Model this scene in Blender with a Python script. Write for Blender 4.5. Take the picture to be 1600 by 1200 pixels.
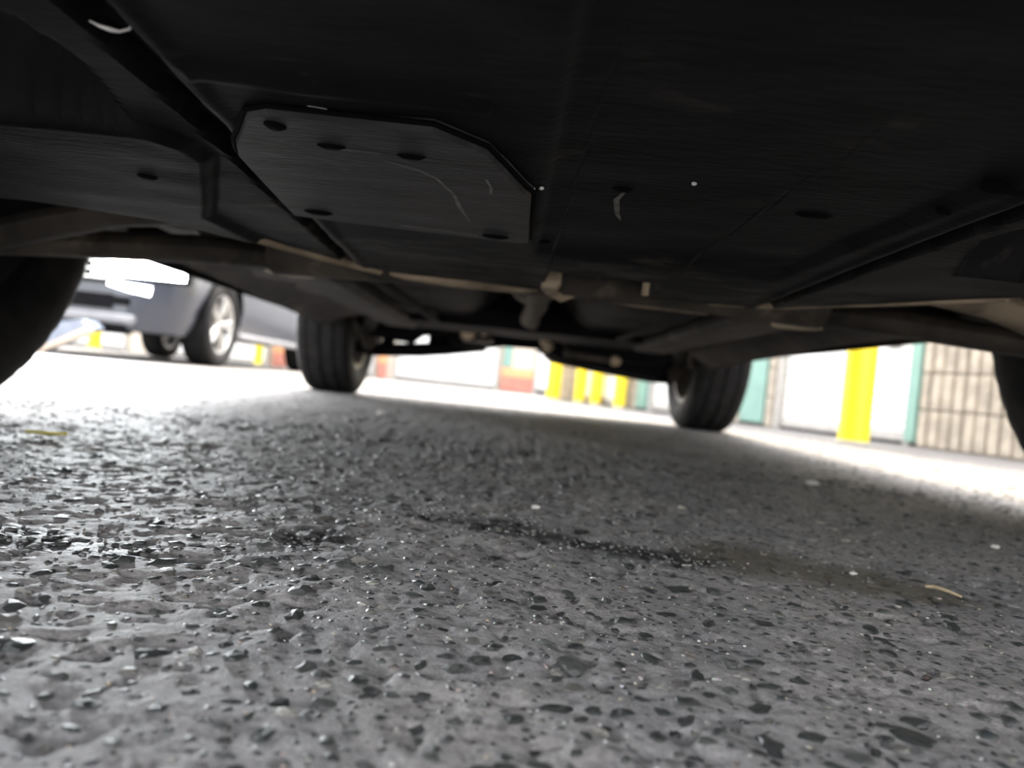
import bpy, math, random
import numpy as np
from mathutils import Vector, Matrix

random.seed(7)
rng = np.random.default_rng(11)
for o in list(bpy.data.objects):
    bpy.data.objects.remove(o, do_unlink=True)
scene = bpy.context.scene
C = scene.collection

# ------------------------------------------------------------------ camera
ROLL = math.radians(6.0)
CAM_H = 0.11
cam_d = bpy.data.cameras.new('camera')
cam = bpy.data.objects.new('camera', cam_d)
C.objects.link(cam)
cam_d.sensor_width = 36.0
cam_d.lens = 27.0
cam_d.clip_start = 0.01
cam_d.clip_end = 500
cr, sr = math.cos(ROLL), math.sin(ROLL)
cam.matrix_world = Matrix(((cr, -sr, 0, 0.0), (0, 0, -1, 0.0), (sr, cr, 0, CAM_H), (0, 0, 0, 1)))
cam_d.dof.use_dof = True
cam_d.dof.focus_distance = 0.40
cam_d.dof.aperture_fstop = 7.0
scene.camera = cam

# ------------------------------------------------------------------ sky and sun
SUN_DIR = Vector((0.08, 0.92, 1.10)).normalized()      # towards the sun
world = bpy.data.worlds.new('sky')
scene.world = world
world.use_nodes = True
wn, wl = world.node_tree.nodes, world.node_tree.links
wn.clear()
sky = wn.new('ShaderNodeTexSky')
sky.sky_type = 'NISHITA'
sky.sun_disc = False
sky.sun_elevation = math.asin(SUN_DIR.z)
sky.sun_rotation = math.atan2(SUN_DIR.x, SUN_DIR.y)
sky.air_density = 1.0
sky.dust_density = 3.0
sky.ozone_density = 1.0
bgn = wn.new('ShaderNodeBackground')
bgn.inputs['Strength'].default_value = 0.66
wout = wn.new('ShaderNodeOutputWorld')
hsv = wn.new('ShaderNodeHueSaturation')
hsv.inputs['Saturation'].default_value = 0.22
wl.new(sky.outputs[0], hsv.inputs['Color'])
wbal = wn.new('ShaderNodeMix')                     # warm white balance of the whole sky
wbal.data_type = 'RGBA'
wbal.blend_type = 'MULTIPLY'
wbal.inputs[0].default_value = 1.0
wbal.inputs[7].default_value = (1.02, 0.98, 0.94, 1)
wl.new(hsv.outputs[0], wbal.inputs[6])
wl.new(wbal.outputs[2], bgn.inputs[0])
wl.new(bgn.outputs[0], wout.inputs[0])

sun_d = bpy.data.lights.new('sun', 'SUN')
sun_d.energy = 2.2
sun_d.angle = math.radians(1.5)
sun_d.color = (1.0, 0.80, 0.50)
sun = bpy.data.objects.new('sun', sun_d)
C.objects.link(sun)
sun.rotation_euler = SUN_DIR.to_track_quat('Z', 'Y').to_euler()

# ------------------------------------------------------------------ exposure
vs = scene.view_settings
vs.view_transform = 'Standard'
vs.look = 'None'
vs.gamma = 1.0
vs.exposure = 1.36
vs.use_curve_mapping = False
scene.cycles.use_denoising = True
scene.cycles.max_bounces = 7
scene.cycles.diffuse_bounces = 5
scene.cycles.sample_clamp_indirect = 12.0


# ------------------------------------------------------------------ helpers
class MB:
    """collects polygons and links them as one mesh object"""
    def __init__(self):
        self.v, self.f = [], []

    def quadgrid(self, P):
        P = np.asarray(P, float)
        a, b = P.shape[:2]
        o = len(self.v)
        self.v.extend(map(tuple, P.reshape(-1, 3)))
        for i in range(a - 1):
            for j in range(b - 1):
                self.f.append((o + i * b + j, o + (i + 1) * b + j, o + (i + 1) * b + j + 1, o + i * b + j + 1))
        return self

    def box(self, lo, hi, M=None, bev=0.0):
        x0, y0, z0 = lo
        x1, y1, z1 = hi
        o = len(self.v)
        if bev <= 0:
            vs_ = [(x, y, z) for x in (x0, x1) for y in (y0, y1) for z in (z0, z1)]
            fs = [(0, 1, 3, 2), (4, 6, 7, 5), (0, 4, 5, 1), (2, 3, 7, 6), (0, 2, 6, 4), (1, 5, 7, 3)]
        else:
            b = min(bev, .49 * min(x1 - x0, y1 - y0, z1 - z0))
            vs_, idx = [], {}
            for i, (x, sx) in enumerate(((x0, 1), (x1, -1))):
                for j, (y, sy) in enumerate(((y0, 1), (y1, -1))):
                    for k, (z, sz) in enumerate(((z0, 1), (z1, -1))):
                        for ax in range(3):
                            p = [x + sx * b, y + sy * b, z + sz * b]
                            p[ax] = (x, y, z)[ax]
                            idx[i, j, k, ax] = len(vs_)
                            vs_.append(tuple(p))
            fs = []
            for i in (0, 1):
                fs.append([idx[i, j, k, 0] for j, k in ((0, 0), (0, 1), (1, 1), (1, 0))])
                fs.append([idx[j, i, k, 1] for j, k in ((0, 0), (1, 0), (1, 1), (0, 1))])
                fs.append([idx[j, k, i, 2] for j, k in ((0, 0), (0, 1), (1, 1), (1, 0))])
                for j in (0, 1):
                    fs.append([idx[i, j, 0, 0], idx[i, j, 1, 0], idx[i, j, 1, 1], idx[i, j, 0, 1]])
                    fs.append([idx[i, 0, j, 0], idx[i, 1, j, 0], idx[i, 1, j, 2], idx[i, 0, j, 2]])
                    fs.append([idx[0, i, j, 1], idx[1, i, j, 1], idx[1, i, j, 2], idx[0, i, j, 2]])
                    for k in (0, 1):
                        fs.append([idx[i, j, k, 0], idx[i, j, k, 1], idx[i, j, k, 2]])
        for p in vs_:
            p = Vector(p)
            self.v.append(tuple(M @ p) if M is not None else tuple(p))
        self.f.extend(tuple(o + q for q in f) for f in fs)
        return self

    def tube(self, pts, r, seg=12, cap=True, flat=1.0):
        pts = [Vector(p) for p in pts]
        rs = [r] * len(pts) if isinstance(r, (int, float)) else list(r)
        o = len(self.v)
        n = len(pts)
        up0 = Vector((0, 0, 1))
        for i, p in enumerate(pts):
            t = (pts[min(i + 1, n - 1)] - pts[max(i - 1, 0)]).normalized()
            u = up0 if abs(t.dot(up0)) < .95 else Vector((1, 0, 0))
            a = t.cross(u).normalized()
            b = a.cross(t).normalized()
            for k in range(seg):
                th = 2 * math.pi * k / seg
                self.v.append(tuple(p + a * (rs[i] * math.cos(th)) + b * (rs[i] * flat * math.sin(th))))
        for i in range(n - 1):
            for k in range(seg):
                k2 = (k + 1) % seg
                self.f.append((o + i * seg + k, o + i * seg + k2, o + (i + 1) * seg + k2, o + (i + 1) * seg + k))
        if cap:
            self.f.append(tuple(o + k for k in reversed(range(seg))))
            self.f.append(tuple(o + (n - 1) * seg + k for k in range(seg)))
        return self

    def lathe(self, prof, seg=48, axis='x', c=(0, 0, 0), mod=None):
        """prof = [(radius, along axis)]"""
        o = len(self.v)
        m = len(prof)
        for k in range(seg):
            th = 2 * math.pi * k / seg
            for i, (r, a) in enumerate(prof):
                if mod:
                    r = mod(k, i, r, a)
                u, w = r * math.cos(th), r * math.sin(th)
                p = (a, u, w) if axis == 'x' else ((u, a, w) if axis == 'y' else (u, w, a))
                self.v.append((p[0] + c[0], p[1] + c[1], p[2] + c[2]))
        for k in range(seg):
            k2 = (k + 1) % seg
            for i in range(m - 1):
                self.f.append((o + k * m + i, o + k * m + i + 1, o + k2 * m + i + 1, o + k2 * m + i))
        return self

    def blob(self, c, rx, ry, rz, jit=0.0, seg=10, rings=6):
        o = len(self.v)
        for i in range(rings + 1):
            ph = math.pi * i / rings
            for k in range(seg):
                th = 2 * math.pi * k / seg
                q = 1 + (random.uniform(-jit, jit) if 0 < i < rings else 0)
                self.v.append((c[0] + rx * q * math.sin(ph) * math.cos(th), c[1] + ry * q * math.sin(ph) * math.sin(th), c[2] + rz * q * math.cos(ph)))
        for i in range(rings):
            for k in range(seg):
                k2 = (k + 1) % seg
                self.f.append((o + i * seg + k, o + (i + 1) * seg + k, o + (i + 1) * seg + k2, o + i * seg + k2))
        return self

    def prism(self, outline, z0, z1, inset=0.0):
        """outline = [(x,y)], extruded from z0 to z1; inset shrinks the z0 face for a chamfer"""
        o = len(self.v)
        n = len(outline)
        cx = sum(p[0] for p in outline) / n
        cy = sum(p[1] for p in outline) / n
        for (x, y) in outline:
            L = math.hypot(x - cx, y - cy) or 1
            self.v.append((x - (x - cx) / L * inset, y - (y - cy) / L * inset, z0))
        for (x, y) in outline:
            self.v.append((x, y, z1))
        for k in range(n):
            k2 = (k + 1) % n
            self.f.append((o + k, o + k2, o + n + k2, o + n + k))
        self.f.append(tuple(o + k for k in reversed(range(n))))
        self.f.append(tuple(o + n + k for k in range(n)))
        return self

    def mesh(self, name, smooth=True, angle=40):
        me = bpy.data.meshes.new(name)
        me.from_pydata(self.v, [], self.f)
        me.validate()
        me.update()
        if smooth:
            me.shade_smooth()
            try:
                me.set_sharp_from_angle(angle=math.radians(angle))
            except Exception:
                pass
        return me

    def build(self, name, m, parent=None, smooth=True, fix=True):
        me = self.mesh(name, smooth)
        if fix:
            import bmesh
            bm = bmesh.new()
            bm.from_mesh(me)
            bmesh.ops.recalc_face_normals(bm, faces=bm.faces)
            bm.to_mesh(me)
            bm.free()
        return link(name, me, m, parent)


def link(name, me, m, parent=None):
    o = bpy.data.objects.new(name, me)
    C.objects.link(o)
    if m is not None and not me.materials:
        me.materials.append(m)
    if parent is not None:
        o.parent = parent
    return o


def tag(o, label=None, cat=None, group=None, kind=None):
    if label:
        o['label'] = label
    if cat:
        o['category'] = cat
    if group:
        o['group'] = group
    if kind:
        o['kind'] = kind
    return o


def empty(name, loc):
    o = bpy.data.objects.new(name, None)
    C.objects.link(o)
    o.location = loc
    o.empty_display_size = .1
    return o


def sstep(e0, e1, x):
    t = np.clip((x - e0) / (e1 - e0), 0, 1)
    return t * t * (3 - 2 * t)


def lerp_table(tab, x):
    return float(np.interp(x, [t[0] for t in tab], [t[1] for t in tab]))


# ------------------------------------------------------------------ materials
def srgb(r, g, b):
    return tuple(((c / 255) / 12.92 if c / 255 <= .04045 else ((c / 255 + .055) / 1.055) ** 2.4) for c in (r, g, b)) + (1,)


def mat(name, col, rough=.6, metal=0.0, var=.15, scale=20.0, bump=0.0, bscale=None, spec=.5, col2=None, stretch=None):
    m = bpy.data.materials.new(name)
    m.use_nodes = True
    nt = m.node_tree
    n, l = nt.nodes, nt.links
    b = n['Principled BSDF']
    b.inputs['Roughness'].default_value = rough
    b.inputs['Metallic'].default_value = metal
    b.inputs['Specular IOR Level'].default_value = spec
    tc = n.new('ShaderNodeTexCoord')
    mp = n.new('ShaderNodeMapping')
    if stretch:
        mp.inputs['Scale'].default_value = stretch
    l.new(tc.outputs['Object'], mp.inputs['Vector'])
    nz = n.new('ShaderNodeTexNoise')
    nz.inputs['Scale'].default_value = scale
    nz.inputs['Detail'].default_value = 6
    l.new(mp.outputs[0], nz.inputs['Vector'])
    rp = n.new('ShaderNodeValToRGB')
    c = Vector(col[:3])
    c2 = Vector(col2[:3]) if col2 else c * (1 + var)
    c1 = c * (1 - var)
    rp.color_ramp.elements[0].position = .32
    rp.color_ramp.elements[1].position = .68
    rp.color_ramp.elements[0].color = (*c1, 1)
    rp.color_ramp.elements[1].color = (*c2, 1)
    l.new(nz.outputs['Fac'], rp.inputs[0])
    l.new(rp.outputs[0], b.inputs['Base Color'])
    if bump > 0:
        nb = n.new('ShaderNodeTexNoise')
        nb.inputs['Scale'].default_value = bscale or scale * 6
        nb.inputs['Detail'].default_value = 4
        l.new(mp.outputs[0], nb.inputs['Vector'])
        bp = n.new('ShaderNodeBump')
        bp.inputs['Strength'].default_value = bump
        bp.inputs['Distance'].default_value = .004
        l.new(nb.outputs['Fac'], bp.inputs['Height'])
        l.new(bp.outputs[0], b.inputs['Normal'])
    return m


def scuff(m, col, thr, scale, stretch, amount=1.0, edge_y=None):
    """rubbed, dusty marks over a base colour; edge_y = (y0, y1) adds dust and painted ground light towards a border"""
    n, l = m.node_tree.nodes, m.node_tree.links
    b = n['Principled BSDF']
    src = b.inputs['Base Color'].links[0].from_socket
    tc = n.new('ShaderNodeTexCoord')
    mp = n.new('ShaderNodeMapping')
    mp.inputs['Scale'].default_value = stretch
    mp.inputs['Rotation'].default_value = (0, 0, .25)
    l.new(tc.outputs['Object'], mp.inputs['Vector'])
    z = n.new('ShaderNodeTexNoise')
    z.inputs['Scale'].default_value = scale
    z.inputs['Detail'].default_value = 8
    z.inputs['Roughness'].default_value = .65
    z.inputs['Distortion'].default_value = .6
    l.new(mp.outputs[0], z.inputs['Vector'])
    fac = z.outputs['Fac']
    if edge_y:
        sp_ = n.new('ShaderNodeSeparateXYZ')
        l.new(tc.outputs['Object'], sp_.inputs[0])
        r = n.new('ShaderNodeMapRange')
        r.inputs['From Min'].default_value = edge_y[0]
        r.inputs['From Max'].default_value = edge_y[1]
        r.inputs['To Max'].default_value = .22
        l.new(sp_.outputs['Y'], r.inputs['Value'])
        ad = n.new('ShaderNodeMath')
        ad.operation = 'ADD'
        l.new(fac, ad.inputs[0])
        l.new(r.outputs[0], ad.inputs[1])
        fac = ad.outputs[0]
    rp = n.new('ShaderNodeMapRange')
    rp.inputs['From Min'].default_value = thr
    rp.inputs['From Max'].default_value = thr + .18
    rp.inputs['To Max'].default_value = amount
    l.new(fac, rp.inputs['Value'])
    mx = n.new('ShaderNodeMix')
    mx.data_type = 'RGBA'
    l.new(rp.outputs[0], mx.inputs['Factor'])
    l.new(src, mx.inputs[6])
    mx.inputs[7].default_value = (*col, 1)
    l.new(mx.outputs[2], b.inputs['Base Color'])


def emit_mat(name, col, strength):
    m = bpy.data.materials.new(name)
    m.use_nodes = True
    b = m.node_tree.nodes['Principled BSDF']
    b.inputs['Base Color'].default_value = (.9, .9, .9, 1)
    b.inputs['Emission Color'].default_value = col
    b.inputs['Emission Strength'].default_value = strength
    b.inputs['Roughness'].default_value = .1
    return m


M = {}
M['rubber'] = mat('tyre rubber', (.010, .010, .011), .66, var=.35, scale=30, bump=.25, bscale=220, spec=.15, col2=(.018, .0175, .017))
M['alloy'] = mat('alloy rim', (.45, .44, .43), .35, metal=.85, var=.1)
M['disc'] = mat('brake disc steel', (.22, .20, .18), .45, metal=.8, var=.25, scale=60)
M['knuckle'] = mat('cast iron', (.06, .048, .038), .8, var=.4, scale=40, bump=.5)
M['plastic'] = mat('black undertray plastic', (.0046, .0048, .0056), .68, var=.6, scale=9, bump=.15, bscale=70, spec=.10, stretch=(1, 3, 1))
M['panel'] = mat('scuffed grey hatch plastic', (.011, .0115, .0125), .58, var=.5, scale=14, bump=.2, bscale=90, spec=.2, col2=(.030, .030, .032), stretch=(1, 4, 1))
M['fastener'] = mat('fastener black', (.003, .003, .0032), .85, spec=.04)
M['dust'] = mat('dusty underbody coating', (.022, .019, .016), .8, var=.6, scale=9, bump=.4, bscale=60, spec=.2)
M['dustlip_lit'] = mat('dust and painted light on plastic edge', (.30, .24, .17), .85, var=.45, scale=22, bump=.4, bscale=80, spec=.2)  # dust whose pale tan also stands for light on the lip from behind
M['steel'] = mat('dusty suspension steel', (.050, .042, .033), .7, var=.6, scale=18, bump=.4, bscale=80)
M['exhaust'] = mat('exhaust steel', (.050, .040, .030), .75, spec=.1, metal=.0, var=.3, scale=25)
M['bushing'] = mat('tan bushing with painted ground light', (.50, .40, .27), .8, var=.3, scale=30)  # pale tan paints in the ground light on hangers and link ends
M['mud'] = mat('dried mud', (.11, .105, .095), .9, var=.4, scale=80)
M['white_scrap'] = mat('torn white plastic', (.62, .62, .60), .6, var=.1)
M['paint_dark'] = mat('dark car paint', (.012, .013, .018), .3, var=.1, spec=.6)
M['paint_suv'] = mat('dark blue grey car paint', (.035, .040, .055), .28, var=.1, spec=.7)
M['trim_grey'] = mat('grey bumper trim', (.23, .23, .24), .55, var=.1)
M['trim_black'] = mat('black trim', (.007, .007, .008), .8, spec=.06)
M['glass'] = mat('dark car glass', (.008, .010, .012), .05, spec=.8)
M['chrome'] = mat('chrome', (.75, .75, .75), .12, metal=1.0, var=.05)
M['yellow'] = mat('yellow bollard paint', (.92, .70, .02), .5, var=.1, scale=8)
M['teal'] = mat('teal trim paint', (.20, .34, .29), .55, var=.08, scale=5)
M['door_white'] = mat('white roller door', (.86, .86, .84), .45, var=.03, scale=5)
M['jamb'] = mat('grey jamb', (.42, .40, .37), .6, var=.1)
M['block'] = mat('split face block', (.40, .35, .285), .9, var=.22, scale=14, bump=.8, bscale=70)
M['mortar'] = mat('mortar', (.38, .33, .27), .95, var=.15, scale=20)
M['red_brick'] = mat('red painted wall base', (.50, .20, .15), .75, var=.15, scale=10)
M['orange'] = mat('orange painted band', (.75, .36, .17), .6, var=.1, scale=10)
M['cream'] = mat('cream painted wall', (.66, .58, .48), .75, var=.08, scale=6)
M['gap'] = mat('door gap rubber', (.02, .02, .022), .7)
M['ramp_deck'] = mat('grey blue deck', (.20, .23, .29), .5, var=.15, scale=12)
M['ramp_side'] = mat('beige side rail', (.50, .41, .32), .7, var=.1, scale=12)
M['roof'] = mat('metal roof', (.30, .30, .30), .5)
M['leaf'] = mat('yellow leaf', (.50, .42, .06), .6, var=.3, scale=80)
M['twig'] = mat('twig', (.34, .27, .17), .8, var=.3, scale=200)
M['pebble'] = mat('pale pebble', (.62, .60, .57), .7, var=.15, scale=150)
M['lamp_lens'] = emit_mat('lit headlamp', (.93, .97, 1.0, 1), 60.0)
M['fog_lens'] = emit_mat('lit lower lamp', (.95, .97, 1.0, 1), 7.0)


scuff(M['plastic'], (.060, .052, .040), .62, 16, (1, 2.2, 1), .8, edge_y=(-.30, .02))  # lift towards the rear edge paints in light off the ground, with some dust
scuff(M['panel'], (.075, .074, .072), .58, 26, (1.0, 2.4, 1), .8)
scuff(M['dust'], (.13, .105, .075), .58, 10, (1, 1, 1), .8)
scuff(M['steel'], (.20, .16, .11), .58, 14, (1, 1, 1), .8)


# stains on the asphalt: wet streaks (x, y, rx, ry, angle) and a brown dirt patch
WET = [(-0.055, .606, .030, .020, -.05), (0.000, .604, .036, .030, -.1), (0.034, .583, .028, .020, -.35), (0.085, .566, .042, .018, -.10),
       (0.130, .552, .030, .022, -.35), (-0.116, .495, .026, .032, .1), (-0.262, .428, .036, .022, .1), (-.215, .420, .038, .016, 0.0),
       (-.515, .815, .045, .030, .0)]
DIRT = [(.190, .570, .055, .060, -.3), (.245, .540, .060, .045, -.2), (.285, .515, .040, .028, -.3)]


def asphalt():
    m = bpy.data.materials.new('asphalt')
    m.use_nodes = True
    nt = m.node_tree
    n, l = nt.nodes, nt.links
    b = n['Principled BSDF']
    tc = n.new('ShaderNodeTexCoord')

    def noise(scale, detail=5, rough=.6):
        z = n.new('ShaderNodeTexNoise')
        z.inputs['Scale'].default_value = scale
        z.inputs['Detail'].default_value = detail
        z.inputs['Roughness'].default_value = rough
        l.new(tc.outputs['Object'], z.inputs['Vector'])
        return z.outputs['Fac']

    def ramp(fac, stops):
        r = n.new('ShaderNodeValToRGB')
        e = r.color_ramp.elements
        e[0].position, e[0].color = stops[0][0], (*stops[0][1], 1)
        e[1].position, e[1].color = stops[-1][0], (*stops[-1][1], 1)
        for p, c in stops[1:-1]:
            q = e.new(p)
            q.color = (*c, 1)
        l.new(fac, r.inputs[0])
        return r.outputs[0]

    def mix(a, bb, fac, mode='MIX'):
        x = n.new('ShaderNodeMix')
        x.data_type = 'RGBA'
        x.blend_type = mode
        if hasattr(fac, 'links'):
            l.new(fac, x.inputs['Factor'])
        else:
            x.inputs['Factor'].default_value = fac
        for i, v in ((6, a), (7, bb)):
            if hasattr(v, 'links'):
                l.new(v, x.inputs[i])
            else:
                x.inputs[i].default_value = v
        return x.outputs[2]

    def math_(op, a, c=None):
        x = n.new('ShaderNodeMath')
        x.operation = op
        for i, v in enumerate((a, c)):
            if v is None:
                continue
            if hasattr(v, 'links'):
                l.new(v, x.inputs[i])
            else:
                x.inputs[i].default_value = v
        return x.outputs[0]

    base = ramp(noise(260, 4, .7), [(.30, (.140, .137, .138)), (.50, (.212, .206, .204)), (.70, (.275, .266, .260))])
    macro = ramp(noise(7, 3), [(.3, (.78, .79, .82)), (.7, (1.12, 1.09, 1.06))])
    col = mix(base, macro, 1.0, 'MULTIPLY')
    vo = n.new('ShaderNodeTexVoronoi')
    vo.inputs['Scale'].default_value = 170
    l.new(tc.outputs['Object'], vo.inputs['Vector'])
    agg = ramp(vo.outputs['Distance'], [(.0, (.42, .43, .44)), (.34, (.62, .62, .62)), (.48, (1, 1, 1))])
    vmask = ramp(noise(36, 2), [(.44, (0, 0, 0)), (.56, (1, 1, 1))])
    col = mix(col, mix(col, agg, 1.0, 'MULTIPLY'), vmask)
    grain = ramp(noise(1500, 1, .5), [(.66, (0, 0, 0)), (.75, (1, 1, 1))])
    col = mix(col, (.50, .47, .43, 1), math_('MULTIPLY', grain, .7))

    # stain masks with ragged borders
    warp = n.new('ShaderNodeTexNoise')
    warp.inputs['Scale'].default_value = 60
    warp.inputs['Detail'].default_value = 4
    l.new(tc.outputs['Object'], warp.inputs['Vector'])
    sub = n.new('ShaderNodeVectorMath')
    sub.operation = 'MULTIPLY_ADD'
    l.new(warp.outputs['Color'], sub.inputs[0])
    sub.inputs[1].default_value = (.020, .030, 0)
    l.new(tc.outputs['Object'], sub.inputs[2])

    def masks(lst):
        out = None
        for (x, y, rx, ry, a) in lst:
            mp = n.new('ShaderNodeMapping')
            mp.vector_type = 'TEXTURE'
            mp.inputs['Location'].default_value = (x + .010, y + .015, 0)
            mp.inputs['Rotation'].default_value = (0, 0, a)
            mp.inputs['Scale'].default_value = (rx, ry, 1)
            l.new(sub.outputs[0], mp.inputs['Vector'])
            ln = n.new('ShaderNodeVectorMath')
            ln.operation = 'LENGTH'
            l.new(mp.outputs[0], ln.inputs[0])
            r = n.new('ShaderNodeMapRange')
            r.inputs['From Min'].default_value = 1.25
            r.inputs['From Max'].default_value = .65
            l.new(ln.outputs['Value'], r.inputs['Value'])
            out = r.outputs[0] if out is None else math_('MAXIMUM', out, r.outputs[0])
        return out
    wet = masks(WET)
    dirt = masks(DIRT)
    col = mix(col, (.060, .050, .030, 1), math_('MULTIPLY', dirt, .72))
    col = mix(col, (.012, .012, .012, 1), math_('MULTIPLY', wet, .90))
    l.new(col, b.inputs['Base Color'])
    ro = math_('SUBTRACT', .68, math_('MULTIPLY', wet, .12))
    l.new(ro, b.inputs['Roughness'])
    b.inputs['Specular IOR Level'].default_value = .32
    bp1 = n.new('ShaderNodeBump')
    bp1.inputs['Strength'].default_value = .55
    bp1.inputs['Distance'].default_value = .0016
    l.new(noise(420, 5, .65), bp1.inputs['Height'])
    bp2 = n.new('ShaderNodeBump')
    bp2.inputs['Strength'].default_value = .45
    bp2.inputs['Distance'].default_value = .004
    l.new(noise(85, 4, .6), bp2.inputs['Height'])
    l.new(bp1.outputs[0], bp2.inputs['Normal'])
    l.new(bp2.outputs[0], b.inputs['Normal'])
    return m


M['asphalt'] = asphalt()


def stone_mat():
    m = bpy.data.materials.new('aggregate')
    m.use_nodes = True
    n, l = m.node_tree.nodes, m.node_tree.links
    b = n['Principled BSDF']
    a = n.new('ShaderNodeAttribute')
    a.attribute_name = 'tone'
    nz = n.new('ShaderNodeTexNoise')
    nz.inputs['Scale'].default_value = 500
    tc = n.new('ShaderNodeTexCoord')
    l.new(tc.outputs['Object'], nz.inputs['Vector'])
    mx = n.new('ShaderNodeMix')
    mx.data_type = 'RGBA'
    mx.blend_type = 'MULTIPLY'
    mx.inputs['Factor'].default_value = .6
    l.new(a.outputs['Color'], mx.inputs[6])
    l.new(nz.outputs['Color'], mx.inputs[7])
    l.new(mx.outputs[2], b.inputs['Base Color'])
    b.inputs['Roughness'].default_value = .55
    b.inputs['Specular IOR Level'].default_value = .4
    return m


M['stone'] = stone_mat()

# ------------------------------------------------------------------ ground: one asphalt sheet, fine near the viewer, with real relief


def spread(fine0, fine1, step, far0, far1, growth=1.09):
    v = list(np.arange(fine0, fine1, step))
    s, x = step, v[-1]
    while x < far1:
        s *= growth
        x += s
        v.append(x)
    s, x = step, fine0
    pre = []
    while x > far0:
        s *= growth
        x -= s
        pre.append(x)
    return np.array(pre[::-1] + v)


def value_noise(X, Y, cell, seed):
    r = np.random.default_rng(seed)
    tab = r.random((256, 256))
    u, v = X / cell, Y / cell
    iu, iv = np.floor(u).astype(int), np.floor(v).astype(int)
    fu, fv = u - iu, v - iv
    fu, fv = fu * fu * (3 - 2 * fu), fv * fv * (3 - 2 * fv)
    g = lambda a, b: tab[a % 256, b % 256]
    return (g(iu, iv) * (1 - fu) + g(iu + 1, iv) * fu) * (1 - fv) + (g(iu, iv + 1) * (1 - fu) + g(iu + 1, iv + 1) * fu) * fv


gx = spread(-.62, .62, .0024, -70, 70)
gy = spread(.14, .90, .0022, -60, 80)
GX, GY = np.meshgrid(gx, gy)


def relief(X, Y):
    fade = 1 - sstep(1.0, 4.0, np.hypot(X, Y))
    h = (value_noise(X, Y, .055, 1) - .5) * .0030 + (value_noise(X, Y, .017, 2) - .5) * .0022 + (value_noise(X, Y, .0075, 3) - .5) * .0014
    pits = np.clip(value_noise(X, Y, .009, 4) - .70, 0, 1) * -.011
    return (h + pits) * fade - .0016


GZ = relief(GX, GY)
me = bpy.data.meshes.new('ground')
ny, nx = GX.shape
V = np.stack([GX, GY, GZ], -1).reshape(-1, 3)
ii, jj = np.meshgrid(np.arange(ny - 1), np.arange(nx - 1), indexing='ij')
a0 = (ii * nx + jj).ravel()
F = np.stack([a0, a0 + 1, a0 + nx + 1, a0 + nx], -1)
me.vertices.add(len(V))
me.vertices.foreach_set('co', V.ravel())
me.loops.add(F.size)
me.loops.foreach_set('vertex_index', F.ravel())
me.polygons.add(len(F))
me.polygons.foreach_set('loop_start', np.arange(0, F.size, 4))
me.polygons.foreach_set('loop_total', np.full(len(F), 4))
me.update(calc_edges=True)
me.shade_smooth()
ground = link('ground', me, M['asphalt'])
tag(ground, 'weathered grey asphalt with embedded dark stones and wet streaks', kind='structure')

# aggregate stones: the 300 largest in view as parts, the rest joined
TONES = [((.036, .039, .038), .58), ((.070, .073, .071), .22), ((.125, .120, .110), .10), ((.24, .23, .21), .06), ((.13, .11, .095), .02), ((.42, .40, .36), .02)]


def pick_tone():
    r = random.random()
    for t, p in TONES:
        r -= p
        if r < 0:
            return t
    return TONES[0][0]


def ico(sub):
    import bmesh
    bm = bmesh.new()
    bmesh.ops.create_icosphere(bm, subdivisions=sub, radius=1)
    v = np.array([p.co[:] for p in bm.verts])
    f = np.array([[q.index for q in p.verts] for p in bm.faces])
    bm.free()
    return v, f


ico2, icof2 = ico(2)
ico1, icof1 = ico(1)


def tone_attr(me, cols):
    at = me.color_attributes.new('tone', 'FLOAT_COLOR', 'POINT')
    at.data.foreach_set('color', np.asarray(cols, np.float32).ravel())


stone_variants = []
for k in range(14):
    v = ico2.copy()
    j = 1 + .16 * rng.standard_normal(len(v))
    v = v * np.clip(j, .65, 1.4)[:, None]
    mm = bpy.data.meshes.new('stone')
    mm.from_pydata([tuple(p) for p in v], [], [tuple(q) for q in icof2])
    t = TONES[(0, 0, 0, 0, 1, 1, 0, 2, 1, 0, 3, 0, 0, 1)[k]][0]
    tone_attr(mm, [(*t, 1)] * len(v))
    mm.materials.append(M['stone'])
    stone_variants.append(mm)

spots = []
cell = {}
tries = 0
while len(spots) < 15000 and tries < 90000:
    tries += 1
    y = .14 + 1.25 * random.random() ** 1.35
    x = random.uniform(-.85, .85) * (.35 + .75 * y / 1.4)
    r = min(.0072, max(.0014, random.lognormvariate(math.log(.0023), .55)))
    key = (int(x / .013), int(y / .013))
    ok = True
    for dx in (-1, 0, 1):
        for dy in (-1, 0, 1):
            for (qx, qy, qr) in cell.get((key[0] + dx, key[1] + dy), ()):
                if (qx - x) ** 2 + (qy - y) ** 2 < ((qr + r) * 1.05) ** 2:
                    ok = False
    if ok:
        cell.setdefault(key, []).append((x, y, r))
        spots.append((x, y, r))
vis = [q for q in spots if abs(q[0]) < .64 * q[1] and q[1] > .21]
vis.sort(key=lambda q: -q[2] / q[1])
big = set(vis[:300])
for k in range(6500):                               # thinning out towards the rear wheels
    y = 1.2 + 3.0 * random.random() ** 1.5
    spots.append((random.uniform(-.75, .75) * min(y, 2.2), y, random.uniform(.0025, .0060)))
SX = np.array([q[0] for q in spots])
SY = np.array([q[1] for q in spots])
SZ = relief(SX, SY)
vv, ff, cc, off = [], [], [], 0
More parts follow.
